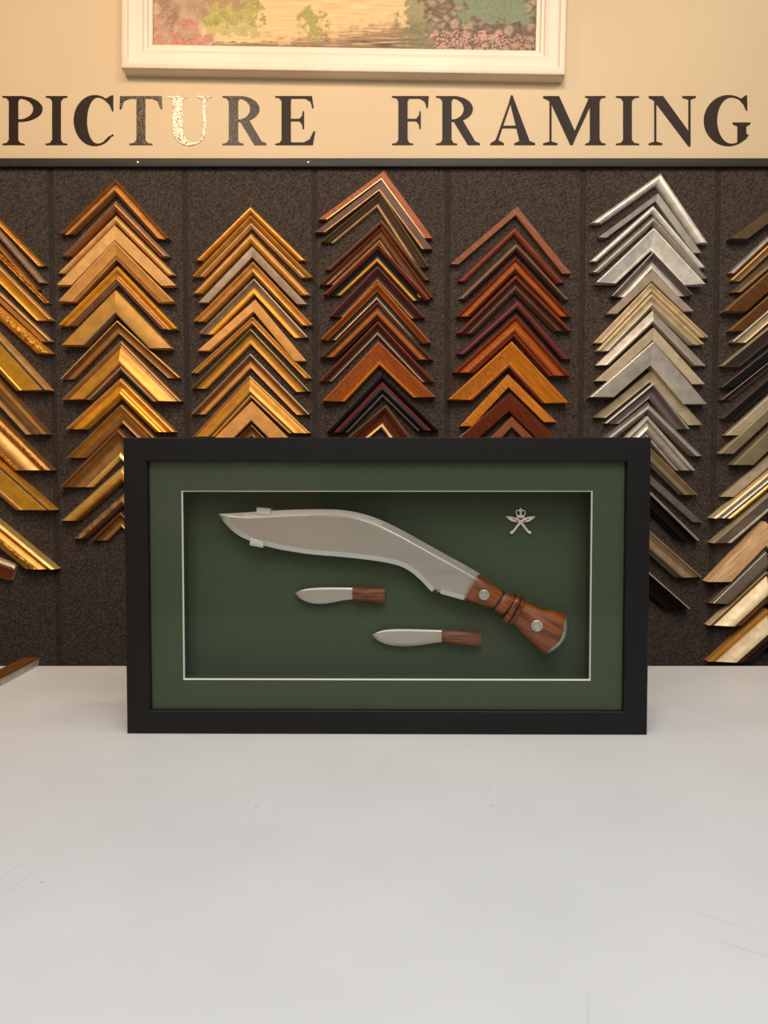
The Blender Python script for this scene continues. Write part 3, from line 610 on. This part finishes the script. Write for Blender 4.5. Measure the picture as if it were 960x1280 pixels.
wx0, wx1, wz0, wz1 = (mi0.x + mi3.x) / 2, (mi1.x + mi2.x) / 2, (mi2.z + mi3.z) / 2, (mi0.z + mi1.z) / 2
def rect(a, b, c, d, y): return [(a, y, c), (b, y, c), (b, y, d), (a, y, d)]
T = .0026
mb = MB(); mb.grid([rect(x0 + IN, x1 - IN, IN, FH - IN, MY + T), rect(x0 + IN, x1 - IN, IN, FH - IN, MY), rect(wx0, wx1, wz0, wz1, MY), rect(wx0 + .0001, wx1 - .0001, wz0 + .0001, wz1 - .0001, MY + .0002)], True)
build('mount_board', mb, 'mat_green', bf, smooth=0)
bt = .0015
mb = MB(); mb.grid([rect(wx0, wx1, wz0, wz1, MY + .0001), rect(wx0 + bt, wx1 - bt, wz0 + bt, wz1 - bt, MY + T), rect(wx0 - .0005, wx1 + .0005, wz0 - .0005, wz1 + .0005, MY + T)], True)
o = build('mount_bevel', mb, 'mat_core', bf, smooth=0); o['label'] = 'thin white bevelled edge of the mount window'
BD = .050                                    # backing board depth
sp = .0035
mb = MB(); mb.grid([rect(wx0 - sp, wx1 + sp, wz0 - sp, wz1 + sp, MY + T), rect(wx0 - sp, wx1 + sp, wz0 - sp, wz1 + sp, BD)], True)
build('box_lining', mb, 'mat_green', bf, smooth=0, fix=False)
mb = MB(); mb.box((x0 + IN, BD, IN), (x1 - IN, BD + .006, FH - IN)); build('backing_board', mb, 'mat_green', bf, smooth=0)
mb = MB(); mb.box((x0 + IN, MY - .0031, IN), (x1 - IN, MY - .0004, FH - IN)); build('glass', mb, 'glass', bf, smooth=0)

# loft between an upper and a lower outline
def resample(pts, n):
    P = [Vector(p) for p in pts]; d = [0]
    for a, b in zip(P[:-1], P[1:]): d.append(d[-1] + (b - a).length)
    out = []; k = 0
    for i in range(n):
        t = d[-1] * i / (n - 1)
        while k < len(P) - 2 and d[k + 1] < t: k += 1
        f = (t - d[k]) / max(1e-9, d[k + 1] - d[k]); out.append(P[k].lerp(P[k + 1], f))
    return out
def smoothpts(pts, it=2):
    P = [Vector(p) for p in pts]
    for _ in range(it):
        Q = [P[0]]
        for a, b in zip(P[:-1], P[1:]): Q += [a.lerp(b, .25), a.lerp(b, .75)]
        P = Q + [P[-1]]
    return P
def fpt(p, d): return onF(p[0], p[1], d)
def blade(top, bot, c, d, th, vs, n=90, notch=None):
    """front face of a blade; vs = [(fraction from spine, height, )]"""
    A = resample(smoothpts(top), n); B = resample(smoothpts(bot), n)
    if notch:
        for i, b in enumerate(B):
            for cx, cy, rr, dep in notch:
                q = (b - Vector((cx, cy))).length
                if q < rr: B[i] = b + (A[i] - b).normalized() * dep * (1 - (q / rr) ** 2)
    mb = MB(); rows = []
    for a, b in zip(A, B):
        L = (b - a).length; row = []
        for v, hgt in vs(L, a.x):
            q = a.lerp(b, v); w = onF(q.x, q.y, d); row.append((w.x - c.x, -hgt * th, w.z - c.z))
        for v, hgt in reversed(vs(L, a.x)):
            q = a.lerp(b, v); w = onF(q.x, q.y, d); row.append((w.x - c.x, hgt * th * .98, w.z - c.z))
        rows.append(row)
    mb.grid(rows, True, True); return mb, len(rows[0])

KD = BD - .0175                                # centre plane of the kukri
tip = (273.5, 642.5)
Ktop = [tip, (300, 641), (322, 639.5), (345, 638), (366, 637), (391, 636.6), (410, 636.6), (425, 637), (446, 640), (469, 646.5), (492, 657), (514.5, 669), (537.5, 682), (560, 694.5), (583, 707), (600, 717)]
Kbot = [tip, (276, 647), (280, 653), (289, 662.5), (299, 670), (311.7, 676), (324, 680), (345, 686), (366, 689.6), (386.7, 692.7), (400, 694), (423, 695.6), (446, 698), (469, 700.7), (491.7, 705), (503, 708.5), (514.5, 715), (528, 727), (536, 736.5), (540, 740), (550, 742), (565, 746), (581, 750.5)]
c = onF(480, 690, KD)
kk = thing('kukri_knife', 'large curved kukri with steel blade and rosewood handle inside the box frame', 'knife', mat=FM @ Matrix.Translation(c))
def vsK(L, x):
    e = min(.45, 6.5 / max(L, 8)); r = min(.25, 8.5 / max(L, 8)); g = max(0, min(1, (x - 440) / 60)) * .16
    return [(0, .90), (r - .03, .95 - g * .3), (r, 1.0), (r + .03, .97 - g * .5), (.5, .9), (1 - e, .82), (1, .04)]
mb, nn = blade(Ktop, Kbot, c, KD, .0042, vsK, 160, [(543.5, 740.5, 2.2, 5.0), (549, 741.5, 1.6, 3.5)])
# the ground edge gets the brighter steel
k = 0
for i in range(len(mb.f) - 2):
    j = i % nn
    if j in (5, 6, 7): mb.m[i] = 1
build('blade', mb, ['steel', 'steel_edge'], kk, smooth=12)
# handle sections: upper edge, lower edge, thickness factor
hs = [((598, 716.5), (579.5, 749.5), .95), ((600, 718), (581.5, 750.5), 1), ((614, 728.5), (599, 756), 1), ((628, 738), (613, 760.5), .97), ((629.5, 739), (614.5, 761.2), .9), ((631, 740), (616, 762.2), .97),
      ((641, 744.5), (624, 767.5), .98), ((643.5, 745.5), (626, 768.5), .92), ((645, 743.3), (626.5, 773), 1.1), ((648, 742.8), (629.5, 777), 1.16), ((650, 744), (631.5, 778), 1.1), ((651, 744.8), (632.7, 778), 1.02), ((652.5, 744.5), (634.5, 779.5), 1.16), ((655, 747), (638.5, 780), 1.1), ((656, 752), (641, 778.5), .92),
      ((660, 754), (645, 783.5), .95), ((668, 756.5), (651, 790), 1), ((676, 758.8), (657, 796), 1.05), ((692, 763.3), (667.5, 806.5), 1.12), ((703, 767), (676.5, 815), 1.14), ((706.5, 768.3), (680.5, 817.3), 1.13)]
def lathe(sections, d, cc, R0, seg=28):
    rows = []
    for a, b, k in sections:
        A, B = onF(a[0], a[1], d), onF(b[0], b[1], d); m = (A + B) / 2; r = (A - B) / 2
        row = []
        for s in range(seg):
            t = 2 * math.pi * s / seg; co, si = math.cos(t), math.sin(t)
            # slightly squared oval section
            sx = math.copysign(abs(co) ** .8, co); sy = math.copysign(abs(si) ** .8, si)
            p = m + r * sx; row.append((p.x - cc.x, -R0 * k * sy, p.z - cc.z))
        rows.append(row)
    return rows
HR = .0135
mb = MB(); mb.grid(lathe(hs, KD, c, HR), True, True)
gi = {3, 6, 7, 10, 13}
for i in range(len(mb.f) - 2):
    if i // 28 in (3, 4, 7, 11): mb.m[i] = 1
build('handle', mb, ['rosewood', 'rosewood_dark'], kk, smooth=40)
def butt(bulge, b0, k, shift=0.0):
    m = Vector((693.5, 792.8)); ax_ = Vector((.875, .484)); pp = Vector((.47, -.883)); hc = 27.7; Rr = (hc * hc + bulge * bulge) / (2 * bulge); out = []
    for i in range(13):
        b = b0 + (bulge - b0) * math.sin(i / 12 * math.pi / 2); hcb = math.sqrt(max(.3, Rr * Rr - (Rr - bulge + max(0, b)) ** 2)); q = m + ax_ * (b + shift)
        out.append(((q + pp * hcb)[:], (q - pp * hcb)[:], k * (.42 + .58 * math.sqrt(max(0, 1 - (max(0, b) / bulge) ** 2)))))
    return out
mb = MB(); mb.grid(lathe(butt(12.0, 0, 1.08), KD, c, HR), True, True)
o = build('butt_cap', mb, 'rivet', kk, smooth=40); o['label'] = 'pale metal cap on the handle end'
# wood face carried over the flat of the cap so that only its rim shows metal
mb = MB(); mb.grid(lathe(butt(12.5, -.5, 1.14, -2.0), KD, c, HR), True, True); build('handle_end', mb, 'rosewood', kk, smooth=40)
for px, py, r in ((605, 743.5, 7), (671, 782, 7.6)):
    k = onF(px, py, KD - HR); mb = MB(); rr = r * .9 / F
    prf2 = [(rr, 0), (rr, .0035), (rr * .88, .0042), (rr * .62, .0040), (rr * .56, .0034), (rr * .5, .0040), (rr * .2, .0043)]
    mb.grid([[((k.x - c.x) + q * math.cos(2 * math.pi * s / 28), -HR * 1.0 - t + .0012, (k.z - c.z) + q * math.sin(2 * math.pi * s / 28)) for s in range(28)] for q, t in prf2], True, True)
    build('rivet', mb, 'rivet', kk, smooth=40)
# companion knives
def small_knife(top, bot, hsec, label):
    d = BD - .0075; c = onF(sum(p[0] for p in top) / len(top), top[-1][1], d)
    t = thing('companion_knife', label, 'knife', group='small companion knives', mat=FM @ Matrix.Translation(c))
    vs = lambda L, x: [(0, .6), (.12, 1), (.55, .85), (max(.6, 1 - 3.2 / max(L, 4)), .6), (1, .05)]
    mb, nn = blade(top, bot, c, d, .002, vs, 50); build('blade', mb, 'steel_small', t, smooth=14)
    mb = MB(); mb.grid(lathe(hsec, d, c, .0062, 20), True, True); build('handle', mb, 'knife_wood', t, smooth=40)
small_knife([(369, 741), (374, 738), (387, 735.2), (400, 734.4), (414, 734.2), (428, 734.4), (443, 734.8)], [(369, 741), (371.5, 745), (376, 748.8), (387, 753.8), (400.6, 755), (414, 753.6), (427.7, 750.3), (443, 749)],
            [((440.8, 734.4), (440.8, 749.6), .85), ((441.6, 733.8), (441.6, 750.2), 1), ((460, 734.3), (460, 752.5), 1), ((480, 735), (479.6, 754.8), 1.05), ((481.2, 736), (480.8, 754), .95)], 'smaller companion knife lying higher, left of centre under the kukri blade')
small_knife([(465, 793.5), (471, 790), (482, 787), (495, 786.2), (509, 786.2), (530, 786.8), (555, 787.8)], [(465, 793.5), (469, 798.5), (476.5, 803), (486, 806.2), (495.4, 807.6), (509, 807.8), (522.5, 807), (539, 804), (555, 802.3)],
            [((552.4, 787.4), (552.4, 802.4), .85), ((553.2, 786.8), (553.2, 803), 1), ((575, 788.5), (575, 806.2), 1), ((600, 790), (599.6, 809.6), 1.05), ((601.4, 791.2), (600.9, 808.6), .95)], 'lower companion knife with slightly longer blade near the mount bottom')
# clear clips on the kukri blade
def clip_(quad, label):
    cc = onF(sum(p[0] for p in quad) / 4, sum(p[1] for p in quad) / 4, KD)
    t = thing('mounting_clip', label, 'clip', group='clear clips holding the kukri', mat=FM @ Matrix.Translation(Vector((cc.x, BD, cc.z))))
    q = [onF(p[0], p[1], KD - .006) for p in quad]; mb = MB()
    mb.prism([(p.x - cc.x, p.z - cc.z) for p in q], KD - BD - .0075, KD - BD - .0055); build('tab', mb, 'clear_plastic', t, smooth=0)
    up = (q[0] + q[1]) / 2; st = (q[1] - q[0]); nrm = (q[0] - q[3]).normalized() * .0022
    a, b = q[0], q[1]
    mb = MB(); pl = [a, b, b + nrm, a + nrm]
    mb.prism([(p.x - cc.x, p.z - cc.z) for p in pl], KD - BD - .0075, -.0002); build('shank', mb, 'clear_plastic', t, smooth=0)
clip_([(321, 636.5), (338.5, 638), (338, 643.5), (321, 641.5)], 'clear plastic clip over the spine of the kukri blade')
clip_([(312.5, 679), (329, 682.5), (329.5, 676.5), (313.5, 671.8)][0:4], 'clear plastic clip under the cutting edge of the kukri blade')

# badge of crossed kukris under a crown
d = BD - .004; cb = onF(651, 652, d); u = (onF(652, 652, d) - onF(651, 652, d)).x
bd = thing('regimental_badge', 'small silver badge of crossed kukris under a crown, upper right inside frame', 'badge', mat=FM @ Matrix.Translation(Vector((cb.x, BD, cb.z))))
def kuk(sg, dep):
    T_ = [(-18.8, 6.9), (-14, 6.7), (-8, 5.6), (-3, 3.6), (1, 1.0), (5, -4.2), (9, -10), (12, -13.2)]
    B_ = [(-18.8, 6.9), (-16.5, 4), (-12, 1.0), (-7.5, -.6), (-4, -.4), (-1, -1.6), (2.3, -5.6), (7, -12), (9.5, -14.5)]
    A, B = resample(T_, 22), resample(B_, 22); mb = MB(); rows = []
    for a, b in zip(A, B):
        m = a.lerp(b, .5)
        rows.append([(sg * a.x * u, -dep + .0006, a.y * u), (sg * m.x * u, -dep - .0006, m.y * u), (sg * b.x * u, -dep + .0006, b.y * u), (sg * b.x * u, -dep + .0014, b.y * u), (sg * a.x * u, -dep + .0014, a.y * u)])
    mb.grid(rows, True, True)
    mb.cyl((sg * 11.3 * u, -dep + .0012, -13.6 * u), (0, -1, 0), 1.9 * u, .0016, 14)
    return mb
for sg, dep in ((1, .0032), (-1, .0044)):
    o = build('crossed_kukri', kuk(sg, dep), 'pewter_badge', bd, smooth=30)
    mb = MB()
    for q in ((-8.6, 3.6), (-4.6, 1.6)):
        mb.prism([((sg * (q[0] - 2.2)) * u, (q[1] - .6 + .5) * u), (sg * q[0] * u, (q[1] + .8) * u), (sg * (q[0] + 2.2) * u, (q[1] - .9) * u), (sg * q[0] * u, (q[1] - 1.3) * u)], -dep - .0009, -dep + .0002)
    build('red_inlay', mb, 'badge_red', o, smooth=0)
mb = MB()
mb.prism([(-4.6 * u, 4.6 * u), (4.6 * u, 4.6 * u), (4.9 * u, 8 * u), (-4.9 * u, 8 * u)], -.0036, -.0016)
def tube2(path, r):
    rows = []
    for i, p in enumerate(path):
        a = Vector(path[max(0, i - 1)]); b = Vector(path[min(len(path) - 1, i + 1)]); t = (b - a).normalized(); n = Vector((-t.y, t.x))
        rows.append([((p[0] + n.x * math.cos(k * math.pi / 4) * r) * u, -.0028 + math.sin(k * math.pi / 4) * r * u, (p[1] + n.y * math.cos(k * math.pi / 4) * r) * u) for k in range(8)])
    mb.grid(rows, True, True)
for sg in (1, -1):
    tube2([(sg * 4.2, 7.6)] + [(sg * (3.1 + 2.6 * math.cos(R(a))), 11.2 + 3.1 * math.sin(R(a))) for a in range(-40, 181, 20)] + [(sg * .5, 8)], .75)
tube2([(0, 7.5), (0, 12.5)], .7); tube2([(0, 12.5), (0, 17)], .75); tube2([(-1.8, 15.2), (1.8, 15.2)], .7)
build('crown', mb, 'pewter_badge', bd, smooth=40)

# ------------------------------------------------------------------ light
def area(name, loc, target, size, power, color, sy=None):
    l = bpy.data.lights.new(name, 'AREA'); l.energy = power; l.color = color; l.size = size
    if sy: l.shape = 'RECTANGLE'; l.size_y = sy
    o = bpy.data.objects.new(name, l); COL.objects.link(o); o.location = loc
    o.rotation_euler = (Vector(target) - Vector(loc)).to_track_quat('-Z', 'Y').to_euler(); return o
def spot(name, loc, target, power, color, ang, r=.05, blend=.6):
    l = bpy.data.lights.new(name, 'SPOT'); l.energy = power; l.color = color; l.spot_size = R(ang); l.spot_blend = blend; l.shadow_soft_size = r
    o = bpy.data.objects.new(name, l); COL.objects.link(o); o.location = loc
    o.rotation_euler = (Vector(target) - Vector(loc)).to_track_quat('-Z', 'Y').to_euler(); return o
WARM = (1, .70, .40); WARM2 = (1, .80, .56)
spot('track_spot', (-.70, .70, 1.60), (-.55, YW, .75), 25, WARM, 120, .09, .9)
spot('track_spot', (.16, .72, 1.68), (.15, YW, .75), 15, WARM2, 120, .05, .9)
spot('track_spot', (1.02, .72, 1.68), (.8, YW, .75), 15, (1, .85, .64), 120, .05, .9)
area('ceiling_panel', (.15, -.25, 1.75), (.1, .8, 0), 1.5, 26, (.96, .985, 1), .9)
area('shop_window', (.1, -2.0, 1.55), (0, .9, .2), 2.4, 19, (.92, .97, 1.0), 1.5)
area('warm_blade_fill', (-.8, -1.9, .5), (-.1, .95, .25), .9, 1.3, (1, .62, .36), .9)  # unseen warm fill behind the camera, added to warm the blade's left reflection
w = bpy.data.worlds.new('world'); S.world = w; w.use_nodes = True
nt = w.node_tree; bg = nt.nodes['Background']; bg.inputs['Strength'].default_value = .17
tc = nt.nodes.new('ShaderNodeTexCoord'); sx = nt.nodes.new('ShaderNodeSeparateXYZ'); rp = nt.nodes.new('ShaderNodeValToRGB')
mr = nt.nodes.new('ShaderNodeMapRange'); mr.inputs['From Min'].default_value = -.7; mr.inputs['From Max'].default_value = .7
rp.color_ramp.elements[0].color = (1.15, .82, .58, 1); rp.color_ramp.elements[1].color = (.86, .93, 1, 1)
nt.links.new(tc.outputs['Generated'], sx.inputs[0]); nt.links.new(sx.outputs['X'], mr.inputs['Value']); nt.links.new(mr.outputs['Result'], rp.inputs['Fac']); nt.links.new(rp.outputs['Color'], bg.inputs['Color'])
S.view_settings.view_transform = 'Standard'; S.view_settings.look = 'None'; S.view_settings.gamma = 1; S.view_settings.use_curve_mapping = False
S.view_settings.exposure = 0
